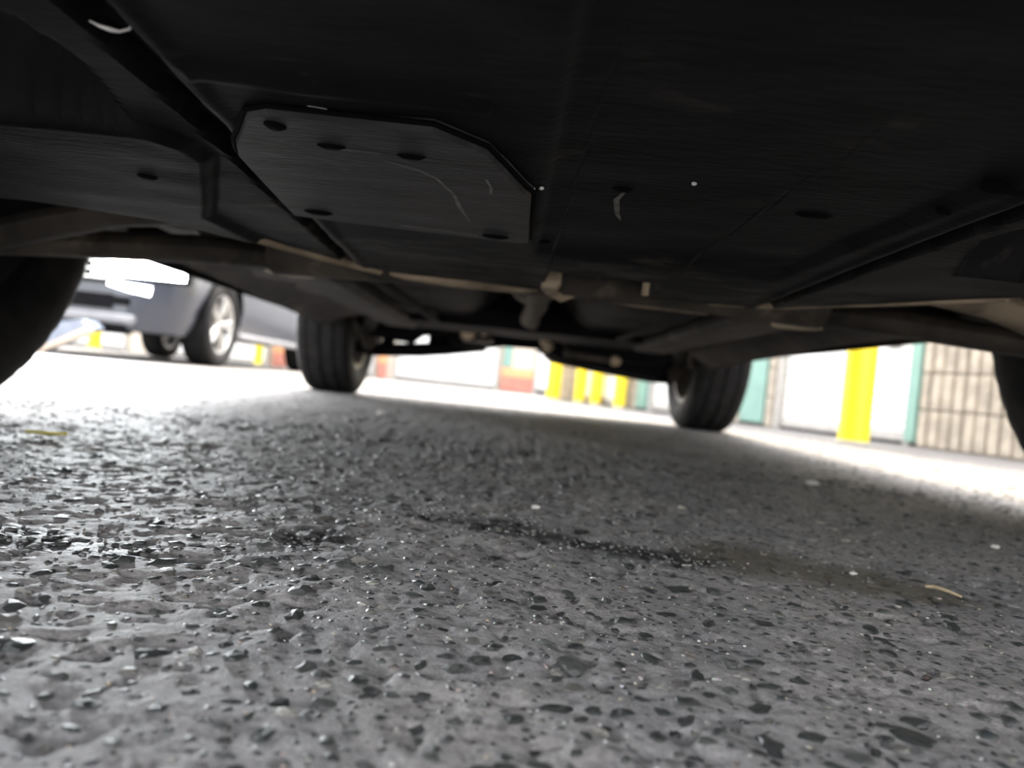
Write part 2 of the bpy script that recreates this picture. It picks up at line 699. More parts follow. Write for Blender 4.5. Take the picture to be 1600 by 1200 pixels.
for (x, y, r), z in zip(spots, SZ):
    flat = random.uniform(.30, .55)
    zz = z - r * flat * random.uniform(.2, .62)
    ax, ay, an = r * random.uniform(.9, 1.5), r * random.uniform(.7, 1.05), random.uniform(0, math.pi)
    if (x, y, r) in big:
        o = bpy.data.objects.new('stone', random.choice(stone_variants))
        C.objects.link(o)
        o.parent = ground
        o.location = (x, y, zz)
        o.rotation_euler = (random.uniform(-.15, .15), random.uniform(-.15, .15), an)
        o.scale = (ax, ay, r * flat)
    else:
        bv = ico1 * np.clip(1 + .22 * rng.standard_normal(len(ico1)), .6, 1.5)[:, None] * np.array([ax, ay, r * flat])
        ca, sa = math.cos(an), math.sin(an)
        vv.append(np.stack([bv[:, 0] * ca - bv[:, 1] * sa + x, bv[:, 0] * sa + bv[:, 1] * ca + y, bv[:, 2] + zz], -1))
        ff.append(icof1 + off)
        cc.append(np.tile((*pick_tone(), 1), (len(bv), 1)))
        off += len(bv)
# fine pale grit between the stones
GRX = rng.uniform(-.8, .8, 2600)
GRY = .15 + 1.1 * rng.random(2600) ** 1.2
keep = np.abs(GRX) < .8 * GRY + .05
GRX, GRY = GRX[keep], GRY[keep]
GRZ = relief(GRX, GRY)
for x, y, z in zip(GRX, GRY, GRZ):
    r = random.uniform(.0003, .0008)
    vv.append(ico1 * np.array([r * 1.2, r, r * .8]) + np.array([x, y, z + r * .2]))
    ff.append(icof1 + off)
    t = random.choice([(.42, .40, .36), (.55, .53, .50), (.33, .30, .24), (.40, .33, .24)])
    cc.append(np.tile((*t, 1), (len(ico1), 1)))
    off += len(ico1)
mm = bpy.data.meshes.new('small_aggregate')
mm.from_pydata([tuple(p) for p in np.concatenate(vv)], [], [tuple(q) for q in np.concatenate(ff)])
mm.shade_smooth()
tone_attr(mm, np.concatenate(cc))
so = link('small_aggregate', mm, M['stone'], ground)
so['kind'] = 'stuff'

# ------------------------------------------------------------------ storage building on the right
WP = Vector((2.45, 3.55, 0))
WU = Vector((-.443, 1.0, 0)).normalized()            # along the wall, away from the viewer
WN = Vector((-WU.y, WU.x, 0))                        # out of the wall, towards the drive
if WN.x > 0:
    WN = -WN
WM = Matrix(((WU.x, WN.x, 0, WP.x), (WU.y, WN.y, 0, WP.y), (0, 0, 1, 0), (0, 0, 0, 1)))   # local (s, out, z)
WALL_H = 2.5
S0, S1 = -3.6, 4.95


def lobj(mb, name, m, parent=None, W=None, smooth=True):
    o = mb.build(name, m, parent, smooth)
    if W is not None and parent is None:
        o.matrix_world = W
    return o


wr = lobj(MB().box((S0, -.25, 0), (S1, -.10, WALL_H)), 'wall_right', M['mortar'], None, WM)
tag(wr, 'ribbed tan concrete block wall of the storage units on the right', kind='structure')
lobj(MB().box((S0 - .1, -.5, WALL_H), (S1 + .1, .12, WALL_H + .12), bev=.02), 'eave', M['roof'], wr)
doors = [(-3.45, -2.35), (-1.9, -.8), (.73, 1.74), (2.22, 3.25), (3.62, 4.55)]
teals = [(.66, .73, .0), (1.83, 2.07, .0), (3.265, 3.41, .0)]


def block_mesh(wd):
    mb = MB()
    n = max(1, round(wd / .0667))
    p = wd / n
    pts = []
    for k in range(n):
        a = k * p
        pts += [(a + .003, .014), (a + .010, .030), (a + p - .014, .034), (a + p - .006, .014)]
    h = .196
    g = [[(x, y, z) for (x, y) in [(0, -.10)] + pts + [(wd - .008, -.10)]] for z in (.004, .012, h - .006, h + .002)]
    for r_, z_ in ((0, 0), (3, 0)):
        g[r_] = [(x, y - .005 if y > .02 else y, z) for (x, y, z) in g[r_]]
    mb.quadgrid(g)
    return mb


bm_cache = {}


def put_block(s, z, wd):
    k = round(wd, 2)
    if k not in bm_cache:
        me_ = block_mesh(k).mesh('block', True, 30)
        me_.materials.append(M['block'])
        bm_cache[k] = me_
    o = bpy.data.objects.new('block', bm_cache[k])
    C.objects.link(o)
    o.parent = wr
    o.location = (s, -.05, z)


def fill_blocks(a, b, z0, z1):
    row = 0
    z = z0
    while z < z1 - .05:
        s = a
        first = True
        while s < b - .03:
            wd = .40 if not (first and row % 2) else .20
            wd = min(wd, b - s)
            put_block(s, z, wd)
            s += wd
            first = False
        z += .20
        row += 1


solid = [(-.8, .66), (1.76, 1.83), (2.07, 2.20), (3.41, 3.60), (4.57, 4.95), (-2.35, -1.9)]
for a, b in solid:
    fill_blocks(a, b, 0, 2.4 if b - a > .3 else 2.2)


def roller_door(a, b, n, label, W, gap=.02, h=2.15, y=-.085):
    mb = MB()
    rows = []
    z = gap
    k = 0
    while z < h:
        rows.append([(a, y + (.010 if k % 2 else -.004), z), (b, y + (.010 if k % 2 else -.004), z)])
        z += .018 if k % 2 else .030
        k += 1
    mb.quadgrid(rows)
    d = lobj(mb, 'door_%d' % n, M['door_white'], None, W, smooth=False)
    tag(d, label, kind='structure')
    lobj(MB().box((a, y - .012, .0), (b, y + .012, gap)), 'bottom_seal', M['gap'], d)
    lobj(MB().box((a, y - .004, gap), (b, y + .022, gap + .05), bev=.004), 'bottom_bar', M['jamb'], d)
    for s in (a, b):
        lobj(MB().box((s - .025, y - .01, 0), (s + .025, y + .045, h + .05), bev=.004), 'jamb', M['jamb'], d)
    lobj(MB().box((a - .03, y - .01, h), (b + .03, y + .06, h + .25), bev=.01), 'drum_cover', M['door_white'], d)
    lobj(MB().box((a + .12, y + .005, .55), (a + .22, y + .03, .60), bev=.005), 'latch', M['disc'], d)
    return d


lab = ['white roller door farthest to the right, beside the block wall end', 'white roller door right of the wide block wall, out past the tyre',
       'large white roller door behind the near yellow bollard', 'white roller door mostly behind the right rear tyre', 'narrow white roller door among the row of distant yellow bollards']
for i, (a, b) in enumerate(doors):
    roller_door(a, b, i + 1, lab[i], WM)
tl = ['thin teal edge strip between the block wall and the white door', 'wide teal trim panel right of the right rear tyre', 'distant teal trim panel left of the right rear tyre']
for i, (a, b, _) in enumerate(teals):
    t = lobj(MB().box((a, -.10, 0.02), (b, -.012, 2.4), bev=.008), 'trim_%d' % (i + 1), M['teal'], None, WM)
    tag(t, tl[i], kind='structure')

# ------------------------------------------------------------------ building across the back
BY = 11.2
WB = Matrix(((1, 0, 0, 0), (0, -1, 0, BY), (0, 0, 1, 0), (0, 0, 0, 1)))
wb_ = lobj(MB().box((-14, -.25, 0), (1.5, -.10, WALL_H + .1)), 'wall_back', M['cream'], None, WB)
tag(wb_, 'pale cream wall of the storage row across the back', kind='structure')
lobj(MB().box((-14.1, -.5, WALL_H + .1), (1.6, .1, WALL_H + .22), bev=.02), 'eave', M['roof'], wb_)
for a, b in ((-.17, .30), (-3.52, -3.34), (-1.98, -1.86)):
    lobj(MB().box((a, -.10, 0), (b, -.02, .21), bev=.01), 'wall_base_panel', M['red_brick'], wb_)
    lobj(MB().box((a, -.10, .21), (b, -.03, .34), bev=.01), 'wall_band', M['orange'], wb_)
lobj(MB().box((-.16, -.10, .34), (-.04, -.02, 2.4), bev=.01), 'teal_post', M['teal'], wb_)
blab = ['white roller door with a dark gap below, beside the red wall base', 'overexposed white roller door between the rear tyres',
        'white roller door at the back, next to the left rear tyre', 'white roller door seen beneath the parked vehicle at left', 'white roller door farthest left at the back']
for i, (a, b) in enumerate([(.33, 1.25), (-1.72, -.24), (-3.20, -2.05), (-5.2, -3.62), (-7.2, -5.7)]):
    roller_door(a, b, 6 + i, blab[i], WB, gap=.05 if i == 0 else .02)


def bollard(loc, r, h, label):
    root = empty('bollard', loc)
    tag(root, label, 'bollard', 'yellow safety bollards')
    prof = [(0, 0), (r, 0), (r, h)] + [(r * math.cos(t), h + .55 * r * math.sin(t)) for t in (.4, .8, 1.2)] + [(0, h + .55 * r)]
    MB().lathe(prof, 28, 'z').build('post', M['yellow'], root)
    MB().lathe([(r, 0), (r + .008, 0), (r + .006, .012), (r, .014)], 28, 'z').build('base_ring', M['jamb'], root)
    return root


bollard((1.60, 3.56, 0), .068, 1.0, 'thick yellow bollard before the large white door at right')
bollard((.955, 6.75, 0), .054, 1.0, 'yellow bollard beside the distant teal panel, rightmost of the far four')
bollard((.80, 7.25, 0), .054, 1.0, 'yellow bollard second from the distant teal panel')
bollard((.665, 7.45, 0), .054, 1.0, 'yellow bollard third from the distant teal panel')
bollard((.42, 7.70, 0), .070, 1.0, 'yellow bollard beside the white door with the dark gap')
bollard((-5.38, 9.85, 0), .075, 1.0, 'yellow bollard seen under the bumper of the vehicle at left')
bollard((-3.62, 10.9, 0), .055, 1.0, 'yellow bollard seen between the wheels of the vehicle at left')


# ------------------------------------------------------------------ wheels (shared meshes): outer face towards +x
def tyre_mesh(R, W, rr):
    hw = W / 2
    pr = [(rr, -hw * .80), (rr + .012, -hw * .93), (rr + .045, -hw * 1.02), (R - .055, -hw * 1.03), (R - .030, -hw * .98), (R - .012, -hw * .90), (R - .004, -hw * .82)]
    for gxx in (-.50, 0.0, .50):
        g = gxx * hw
        pr += [(R - .001, g - .010), (R - .008, g - .006), (R - .008, g + .006), (R - .001, g + .010)]
    pr += [(R - .004, hw * .82), (R - .012, hw * .90), (R - .030, hw * .98), (R - .055, hw * 1.03), (R - .045 - (R - .045 - rr - .045), hw * 1.02), (rr + .012, hw * .93), (rr, hw * .80)]
    nT = 150

    def mod(k, i, r, a):
        if abs(a) > hw * .58 and r > R - .04 and k % 3 == 0:
            return r - .0022
        return r
    return MB().lathe(pr, nT, 'x', mod=mod).mesh('tyre', True, 35)


def rim_mesh(rr, W):
    hw = W / 2
    mb = MB()
    mb.lathe([(rr + .012, -hw * .86), (rr - .010, -hw * .84), (rr - .02, -hw * .3), (rr - .045, 0), (rr - .03, hw * .5), (rr - .012, hw * .80), (rr + .012, hw * .86)], 60, 'x')
    mb.lathe([(0, hw * .62), (.035, hw * .62), (.055, hw * .50), (.06, hw * .1), (.0, hw * .1)], 30, 'x')
    for k in range(5):
        for dlt in (-.15, .15):
            an = 2 * math.pi * k / 5 + dlt
            an2 = 2 * math.pi * k / 5 + dlt * .55
            p0 = Vector((hw * .50, .04 * math.cos(an2), .04 * math.sin(an2)))
            p1 = Vector((hw * .66, rr * .55 * math.cos(an), rr * .55 * math.sin(an)))
            p2 = Vector((hw * .70, (rr - .012) * math.cos(an), (rr - .012) * math.sin(an)))
            mb.tube([p0, p1, p2], [.022, .016, .019], 8)
    return mb.mesh('rim', True, 40)


WHEEL = {}


def wheel(parent, x, y, R, out, steer=0.0, W=.215, rim='alloy'):
    key = (R, W, rim)
    if key not in WHEEL:
        rr = R - .115
        t = tyre_mesh(R, W, rr)
        t.materials.append(M['rubber'])
        r = rim_mesh(rr, W)
        r.materials.append(M[rim])
        d = MB().lathe([(.06, .012), (.145, .012), (.145, -.012), (.06, -.012), (.06, .012)], 48, 'x').mesh('brake_disc')
        d.materials.append(M['disc'])
        cal = MB().box((-.045, .075, -.07), (.040, .150, .07), bev=.012).mesh('brake_caliper')
        cal.materials.append(M['knuckle'])
        WHEEL[key] = (t, r, d, cal)
    t, r, d, cal = WHEEL[key]
    o = bpy.data.objects.new('tyre', t)
    C.objects.link(o)
    o.parent = parent
    o.location = (x, y, R - .004)
    o.rotation_euler = (0, 0, (0 if out > 0 else math.pi) + steer)
    for nm, me_ in (('rim', r), ('brake_disc', d), ('brake_caliper', cal)):
        q = bpy.data.objects.new(nm, me_)
        C.objects.link(q)
        q.parent = o
        if nm == 'brake_disc':
            q.location = (-.01, 0, 0)
    return o


# ------------------------------------------------------------------ car body builder; local frame: front axle at y = 0, nose towards -y
class Body:
    def __init__(s, wb, fo, ro, hw=.90, R=.335, sill=.30, chin=.22, tail=.42):
        s.wb, s.fo, s.ro, s.hw, s.R, s.sill, s.chin, s.tail = wb, fo, ro, hw, R, sill, chin, tail
        s.top = [(-fo, .74), (-fo + .06, .86), (-fo + .18, .93), (.30, 1.07), (1.05, 1.50), (1.5, 1.58), (wb - .3, 1.58), (wb + ro - .45, 1.50), (wb + ro - .10, 1.08), (wb + ro, .80)]
        s.wid = [(-fo, .58), (-fo + .05, .68), (-fo + .15, .79), (-fo + .32, .86), (0, .90), (wb, .90), (wb + ro - .25, .87), (wb + ro - .06, .80), (wb + ro, .70)]

    def zl(s, y):
        base = s.chin if y < -s.R - .06 else (s.tail if y > s.wb + s.R + .06 else s.sill)
        if y < -s.fo + .25:
            base = s.chin
        for yw in (0, s.wb):
            d = abs(y - yw)
            ra = s.R + .055
            if d < ra:
                base = max(base, s.R + math.sqrt(ra * ra - d * d))
        return base

    def xs(s, y, z):
        w = lerp_table(s.wid, y) * s.hw / .90
        if z < .62:
            return w * (1 - .10 * ((.62 - z) / .40) ** 2)
        return w * (1 - .05 * ((z - .62) / .4) ** 2)

    def ring(s, y, n=12):
        zt = lerp_table(s.top, y)
        belt = min(1.0, zt - .05)
        z0 = min(s.zl(y), belt - .02)
        pts = [(s.xs(y, z0 + (belt - z0) * k / n), y, z0 + (belt - z0) * k / n) for k in range(n + 1)]
        wbelt = pts[-1][0]
        if zt > 1.15:
            rw = .60
            q = min(1, (zt - 1.05) / .45)
            rw = wbelt * .80 * (1 - q) + rw * q
            pts += [(wbelt + (rw - wbelt) * t, y, belt + (zt - .05 - belt) * t) for t in (.35, .7, .95)]
            pts += [(rw * .85, y, zt - .015), (0, y, zt)]
        else:
            pts += [(wbelt * .94, y, belt + .6 * (zt - belt)), (wbelt * .86, y, zt - .015), (wbelt * .75, y, zt - .008), (wbelt * .4, y, zt - .002), (0, y, zt)]
        return pts

    def shell(s):
        ys = set(np.round(np.linspace(-s.fo, s.wb + s.ro, 60), 3))
        for yw in (0, s.wb):
            ys |= set(np.round(yw + (s.R + .055) * np.sin(np.linspace(-math.pi / 2, math.pi / 2, 25)), 3))
            ys |= {round(yw - s.R - .057, 3), round(yw + s.R + .057, 3)}
        ys |= {round(-s.fo + k, 3) for k in (.02, .05, .10, .15, .2)}
        ys = sorted(ys)
        mb = MB()
        rings = [s.ring(y) for y in ys]
        for sg in (1, -1):
            mb.quadgrid([[(sg * x, y, z) for (x, y, z) in r] for r in rings])
        for r in (rings[0], rings[-1]):                 # nose and tail faces
            mb.quadgrid([[(x * t, y, z) for t in np.linspace(-1, 1, 9)] for (x, y, z) in r])
        return mb

    def perim(s, t, z, off=.006, sg=1):
        """point on the nose outline at height z: t<0 across the nose, t>0 back along the side (metres)"""
        w0 = s.xs(-s.fo, z)
        if t <= 0:
            return (sg * (w0 + t), -s.fo - off, z)
        y = -s.fo + t
        return (sg * (s.xs(y, z) + off), y - off * .5, z)

    def patch(s, t0, t1, zf0, zf1, off=.006, sg=1, nt=14, nz=5):
        g = []
        for i in range(nt + 1):
            t = t0 + (t1 - t0) * i / nt
            f = i / nt
            za, zb = zf0(f), zf1(f)
            g.append([s.perim(t, za + (zb - za) * k / nz, off, sg) for k in range(nz + 1)])
        return MB().quadgrid(g)


def glassy(b, root, paint):
    ym = 1.0
    for sg in (1, -1):
        for (y0, y1) in ((1.10, b.wb * .5 + .42), (b.wb * .5 + .50, b.wb + .15)):
            g = []
            for k in range(8):
                y = y0 + (y1 - y0) * k / 7
                r = b.ring(y)
                p0, p1 = Vector(r[12]), Vector(r[15])
                g.append([((sg * (p0.x + (p1.x - p0.x) * t + .008)), y, p0.z + (p1.z - p0.z) * t) for t in (.08, .5, .92)])
            MB().quadgrid(g).build('side_window', M['glass'], root)
    for nm, ya, yb in (('windscreen', .36, 1.02), ('rear_window', b.wb + b.ro - .40, b.wb + b.ro - .14)):
        g = []
        for k in range(6):
            y = ya + (yb - ya) * k / 5
            zt = lerp_table(b.top, y)
            w = b.ring(y)[-2][0] * .92
            sl = -.008 if nm == 'windscreen' else .008
            g.append([(w * t, y + sl, zt + .006 - .012 * t * t) for t in np.linspace(-1, 1, 9)])
        MB().quadgrid(g).build(nm, M['glass'], root)


def arch_liner(b, root, yw):
    for sg in (1, -1):
        g = []
        for k in range(17):
            th = math.pi * k / 16
            ra = b.R + .05
            y, z = yw - ra * math.cos(th), b.R + ra * math.sin(th)
            z = max(z, b.sill)
            g.append([(sg * x, y, z) for x in (b.hw * .97, b.hw * .8, b.hw - .30, b.hw - .36)])
        MB().quadgrid(g).build('wheel_arch_liner', M['trim_black'], root)


# ================================================================== the vehicle overhead
CX, CY = .03, .83                                # its centre line and front axle
car = empty('car', (CX, CY, 0))
tag(car, 'underside of the black vehicle overhead, with undertray, tyres and suspension', 'car')
b = Body(2.47, .77, .66, hw=.905, R=.335, sill=.29, chin=.225, tail=.46)
b.shell().build('body_shell', M['paint_dark'], car)
glassy(b, car, 'paint_dark')
arch_liner(b, car, 0)
arch_liner(b, car, b.wb)
for sg in (1, -1):
    b.patch(-.16, .30, lambda f: .60 + .06 * f, lambda f: .70 + .06 * f, sg=sg).build('headlamp', M['glass'], car)
MB().quadgrid([[(x, -b.fo - .012, z) for x in np.linspace(-.36, .36, 7)] for z in (.42, .48, .54, .60)]).build('grille', M['trim_black'], car)
wheel(car, -.780, 0, .343, -1, 0.0, W=.235, rim='trim_black')
wheel(car, .780, 0, .343, 1, 0.0, W=.235, rim='trim_black')
wheel(car, -.79, b.wb, .335, -1, rim='disc')
wheel(car, .79, b.wb, .335, 1, rim='disc')

# undertray: moulded sheet with channels, pockets and a swept rear edge (world x, y turned local)
TZ = .220


def tray_rear(x):
    """rear edge of the tray (world y) at world x"""
    if x < -.36 or x > .40:
        return .60
    if x < -.155:
        return float(np.interp(x, [-.36, -.30, -.21, -.155], [.60, .625, .79, .862]))
    if x < .022:
        return .868
    if x < .135:
        return .728
    if x < .20:
        return .842
    return float(np.interp(x, [.20, .268, .343, .40], [.838, .814, .706, .604]))


def tray_z(X, Y):
    z = np.full_like(X, TZ)
    gl = -.150 - .058 * (Y - .2)                    # left channel
    gr = .232 + .042 * (Y - .2)                     # right channel
    wl = .0052 + .004 * (1 - np.clip(Y / .8, 0, 1))
    z = z + .011 * (1 - sstep(wl * .75, wl * 1.3, np.abs(X - gl))) * (1 - sstep(.83, .86, Y))
    z = z + .016 * (1 - sstep(.0050, .0085, np.abs(X - gr))) * (1 - sstep(.79, .83, Y))
    # low ridges beside the channels
    z = z - .002 * np.exp(-((X - gl - .014) / .004) ** 2) - .002 * np.exp(-((X - gr + .013) / .004) ** 2)
    # pocket ahead of the left wheel, with a rounded inner border
    edge = np.interp(Y, [.10, .20, .27, .30, .34, .38, .40], [-.23, -.205, -.190, -.186, -.195, -.206, -.215])
    pk = (1 - sstep(-.002, .004, X - edge)) * (1 - sstep(.374, .381, Y)) * sstep(.06, .10, Y)
    z = z + .045 * pk
    # dropped pad behind it
    ed2 = np.interp(Y, [.38, .40, .43, .53, .60], [-.200, -.184, -.183, -.222, -.25])
    z = z - .0065 * (1 - sstep(-.003, .006, X - ed2)) * sstep(.380, .388, Y)
    # pocket ahead of the right wheel
    edr = np.interp(Y, [.10, .30, .42, .44, .50, .545], [.30, .275, .264, .263, .288, .31])
    z = z + .045 * sstep(-.004, .003, X - edr) * (1 - sstep(.541, .548, Y)) * sstep(.06, .10, Y)
    # central stepped deck and shallow swages
    z = z + .004 * sstep(.005, .012, X) * (1 - sstep(.205, .215, X)) * (1 - sstep(.60, .66, Y))
    z = z - .003 * np.exp(-((Y - .315 - .10 * X) / .006) ** 2) * (X > -.14) * (X < -.02)
    z = z + .003 * (value_noise(X, Y, .11, 8) - .5) + .0012 * (value_noise(X, Y, .03, 9) - .5)
    z = z + .050 * sstep(.56, .66, np.abs(X - .01)) * (Y < 9)
    return z


tx = np.linspace(-.66, .68, 520)
rows = 240
P = np.zeros((rows, len(tx), 3))
yr = np.array([tray_rear(x) for x in tx])
y0t = .085
for i in range(rows):
    f = i / (rows - 1)
    yy = y0t + (yr - y0t) * f
    P[i, :, 0] = tx
    P[i, :, 1] = yy
    P[i, :, 2] = tray_z(tx, yy)
curl = np.linspace(0, 1, 6)[1:]
ext = []
for q in curl:                                     # rear edge curls upward
    e = P[-1].copy()
    e[:, 1] += .010 * math.sin(q * math.pi / 2)
    e[:, 2] += .014 * (1 - math.cos(q * math.pi / 2))
    ext.append(e)
P = np.concatenate([P, np.array(ext)])
P[..., 0] -= CX
P[..., 1] -= CY
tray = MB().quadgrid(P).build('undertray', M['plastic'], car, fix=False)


def tl_(x, y, z):
    return (x - CX, y - CY, z)


def tz(x, y):
    return float(tray_z(np.array([x]), np.array([y]))[0])


# rolled lip pieces along the tray's rear edge, tan from dust and painted light
MB().tube([tl_(x, .872 - .05 * abs(x + .07) * (x < -.1), TZ + .002 + .0015 * math.sin(30 * x)) for x in np.linspace(-.150, .018, 12)], [.006] + [.0085] * 10 + [.005], 10).build('edge_lip', M['dustlip_lit'], tray)
MB().tube([tl_(x, tray_rear(x) + .004, TZ + .003) for x in np.linspace(.205, .392, 14)], .0048, 8).build('edge_lip', M['dustlip_lit'], tray)
MB().tube([tl_(x, tray_rear(x) + .004, TZ + .001) for x in np.linspace(-.352, -.16, 14)], .0050, 8).build('edge_lip', M['dustlip_lit'], tray)
MB().tube([tl_(x, tray_rear(x) + .016, TZ + .012) for x in np.linspace(-.345, -.20, 12)], .0040, 8).build('edge_lip', M['dust'], tray)

# hatch in the middle of the tray
hz = TZ - .0055
outline = [(-.129, .337), (-.118, .330), (-.045, .331), (-.022, .355), (-.003, .420), (.001, .430), (.002, .566), (-.004, .573), (-.140, .562), (-.170, .556), (-.166, .500), (-.158, .405), (-.152, .385)]
outl = [(x - CX, y - CY) for x, y in outline]
hatch = MB().prism(outl, hz, TZ + .001, inset=.0022).build('hatch_panel', M['panel'], tray)
MB().tube([tl_(x, y, hz + .0035) for x, y in outline + outline[:1]], .0013, 6).build('hatch_seam', M['fastener'], tray)
for (x, y, rx, ry) in [(-.098, .368, .007, .0028), (-.060, .371, .007, .0028), (-.146, .533, .010, .006), (-.023, .553, .010, .006), (-.118, .345, .005, .006)]:
    o = MB().lathe([(0, -.0012), (.6, -.0012), (1, 0), (1, .002)], 20, 'z').build('fastener', M['fastener'], tray)
    o.location = tl_(x, y, hz - .0004)
    o.scale = (rx, ry, 1)
for (x, y, rx, ry) in [(.163, .443, .011, .006), (.213, .348, .011, .005), (.212, .395, .0045, .003), (.05, .430, .006, .005), (.012, .60, .007, .005), (-.235, .47, .006, .006)]:
    o = MB().lathe([(0, -.0012), (.6, -.0012), (1, 0), (1, .003)], 20, 'z').build('fastener', M['fastener'], tray)
    o.location = tl_(x, y, tz(x, y) - .0002)
    o.scale = (rx, ry, 1)


def streak(pts, w, z, m, nm='mud_streak'):
    n = len(pts)
    MB().tube([tl_(x + random.uniform(-.0012, .0012), y, z) for x, y in pts], [w * random.uniform(.35, 1.0) * (.25 + .75 * math.sin(math.pi * (k + .6) / (n + .2))) for k in range(n)], 8, flat=.25).build(nm, m, tray)


streak([(-.075, .385), (-.060, .395), (-.050, .41), (-.045, .44), (-.043, .47), (-.040, .51)], .0022, hz, M['mud'])
streak([(-.105, .375), (-.09, .372), (-.075, .373)], .0016, hz, M['mud'])
streak([(-.024, .40), (-.022, .415), (-.023, .43)], .0016, hz, M['mud'])
streak([(-.09, .548), (-.06, .553), (-.035, .556)], .003, hz, M['mud'])
streak([(.052, .436), (.050, .455), (.056, .49), (.066, .525)], .003, tz(.055, .47), M['mud'])
streak([(-.100, .328), (-.094, .329), (-.087, .331)], .0008, TZ - .001, M['white_scrap'], 'scratch')
for x, y in ((.005, .431), (.0, .434), (.084, .403)):
    MB().blob(tl_(x, y, tz(x, y) - .0006), .0014, .0014, .0010, .2).build('paint_chip', M['white_scrap'], tray)
MB().tube([tl_(-.1575, .2640, TZ - .001), tl_(-.1545, .2650, TZ - .002), tl_(-.1505, .2648, TZ - .003), tl_(-.1485, .2668, TZ - .0025), tl_(-.1455, .2676, TZ - .001), tl_(-.1445, .2668, TZ)], [.0004, .0009, .0013, .0008, .0007, .0004], 8, flat=.5).build('torn_clip', M['white_scrap'], tray)
# stub clip at the rear lip
MB().box(tl_(.020, .800, TZ - .006), tl_(.040, .850, TZ + .014), bev=.004).build('clip_tab', M['dustlip_lit'], tray)
MB().tube([tl_(.03, .86, TZ - .002), tl_(.045, .885, TZ - .005), tl_(.065, .885, TZ + .004)], .0055, 8).build('clip_hook', M['dustlip_lit'], tray)
MB().tube([tl_(.118, .735, TZ), tl_(.118, .738, TZ - .012)], .0035, 8).build('drip_nub', M['dustlip_lit'], tray)

# ---- front subframe, arms and lines behind the tray
MB().box((-.36, .06, .245), (.36, .20, .30), bev=.02).build('front_subframe', M['dust'], car)
MB().tube([(-.33, .10, .240), (-.1, .06, .236), (.12, .06, .238), (.33, .10, .243)], [.028, .022, .022, .028], 12).build('crossmember_tube', M['steel'], car)
for sg in (1, -1):
    MB().tube([(sg * .32, .18, .245), (sg * .44, .12, .235), (sg * .56, .04, .215), (sg * .645, .0, .20)], [.030, .030, .026, .022], 12, flat=.6).build('front_control_arm', M['steel'], car)
    MB().tube([(sg * .33, -.06, .255), (sg * .46, -.03, .245), (sg * .57, .0, .222), (sg * .64, .0, .20)], [.022, .022, .024, .022], 10, flat=.7).build('front_control_arm', M['steel'] if sg < 0 else M['dustlip_lit'], car)
    MB().tube([(sg * .18, .02, .33), (sg * .66, .0, .335)], .016, 12).build('drive_shaft', M['steel'], car)
    o = MB().lathe([(.02, 0), (.052, .01), (.058, .03), (.045, .045), (.05, .06), (.036, .075), (.04, .09), (.018, .11)], 24, 'x', c=(0, 0, 0)).build('axle_boot', M['rubber'], car)
    o.location = (sg * .50, .0, .335)
    o.rotation_euler = (0, 0, 0 if sg < 0 else math.pi)
    MB().tube([(sg * .20, .16, .32), (sg * .45, .13, .31), (sg * .65, .10, .30)], .010, 10).build('tie_rod', M['steel'], car)
    MB().box((sg * .66 - .03, -.05, .16), (sg * .66 + .03, .06, .42), bev=.02).build('steering_knuckle', M['knuckle'], car)
    MB().tube([(sg * .62, -.02, .40), (sg * .58, -.01, .75)], .045, 14).build('front_strut', M['trim_black'], car)
    o = MB().lathe([(.0, -.02), (.032, -.02), (.036, 0), (.032, .02), (0, .02)], 20, 'z').build('arm_bushing', M['bushing'], car)
    o.location = (sg * .335, .18, .243)
MB().box((-.30, -.62, .30), (.30, .05, .62), bev=.05).build('engine_block', M['knuckle'], car)
MB().box((.05, -.10, .235), (.33, .02, .26), bev=.008).build('subframe_bracket', M['dust'], car)
for (x0, y0, x1, y1, z) in [(.0, .06, .14, .10, .238), (.02, .14, .22, .20, .236)]:
    MB().tube([(x0, y0, z), ((x0 + x1) / 2, (y0 + y1) / 2 - .01, z - .004), (x1, y1, z)], .007, 8).build('brake_line', M['dustlip_lit'], car)

# ---- floor, sills
fl = []
for y in np.linspace(.22, b.wb - .30, 26):
    row = []
    for x in np.linspace(-.70, .70, 57):
        z = .315 + .10 * math.exp(-(x / .13) ** 4) - .018 * math.exp(-((abs(x) - .42) / .05) ** 4)
        z += .006 * math.sin(y * 22) * (abs(x) > .18)
        row.append((x, y, z))
    fl.append(row)
MB().quadgrid(fl).build('floor_pan', M['dust'], car)
SILL = {1: [(.22, .272), (.36, .262), (.60, .268), (.87, .270), (1.2, .262), (1.67, .246), (1.95, .240), (2.12, .27)], -1: [(.22, .300), (.57, .292), (.97, .284), (1.4, .27), (1.77, .260), (2.0, .255), (2.12, .28)]}
for sg in (1, -1):
    g = []
    for y, z in SILL[sg]:
        cx_ = -CX if sg < 0 else -CX
        xo = sg * .712 + cx_
        g.append([(sg * .60, y, z + .055), (xo - sg * .05, y, z + .028), (xo - sg * .012, y, z + .006), (xo, y, z), (xo + sg * .012, y, z + .008), (xo + sg * .05, y, z + .03), (sg * .86, y, z + .05)])
    MB().quadgrid(g).build('sill_cover', M['dust'], car)
    MB().box((sg * .63 - .02, .35, .262), (sg * .63 + .02, .50, .30), bev=.008).build('jacking_pad', M['trim_black'], car)
    MB().tube([(sg * .30, .25, .292), (sg * .31, .8, .288), (sg * .30, 1.5, .29), (sg * .29, 2.0, .292)], .011, 8).build('brake_line', M['trim_black'], car)
    MB().box((sg * .44 - .06, .25, .270), (sg * .44 + .06, 1.9, .31), bev=.012).build('floor_rail', M['dust'], car)

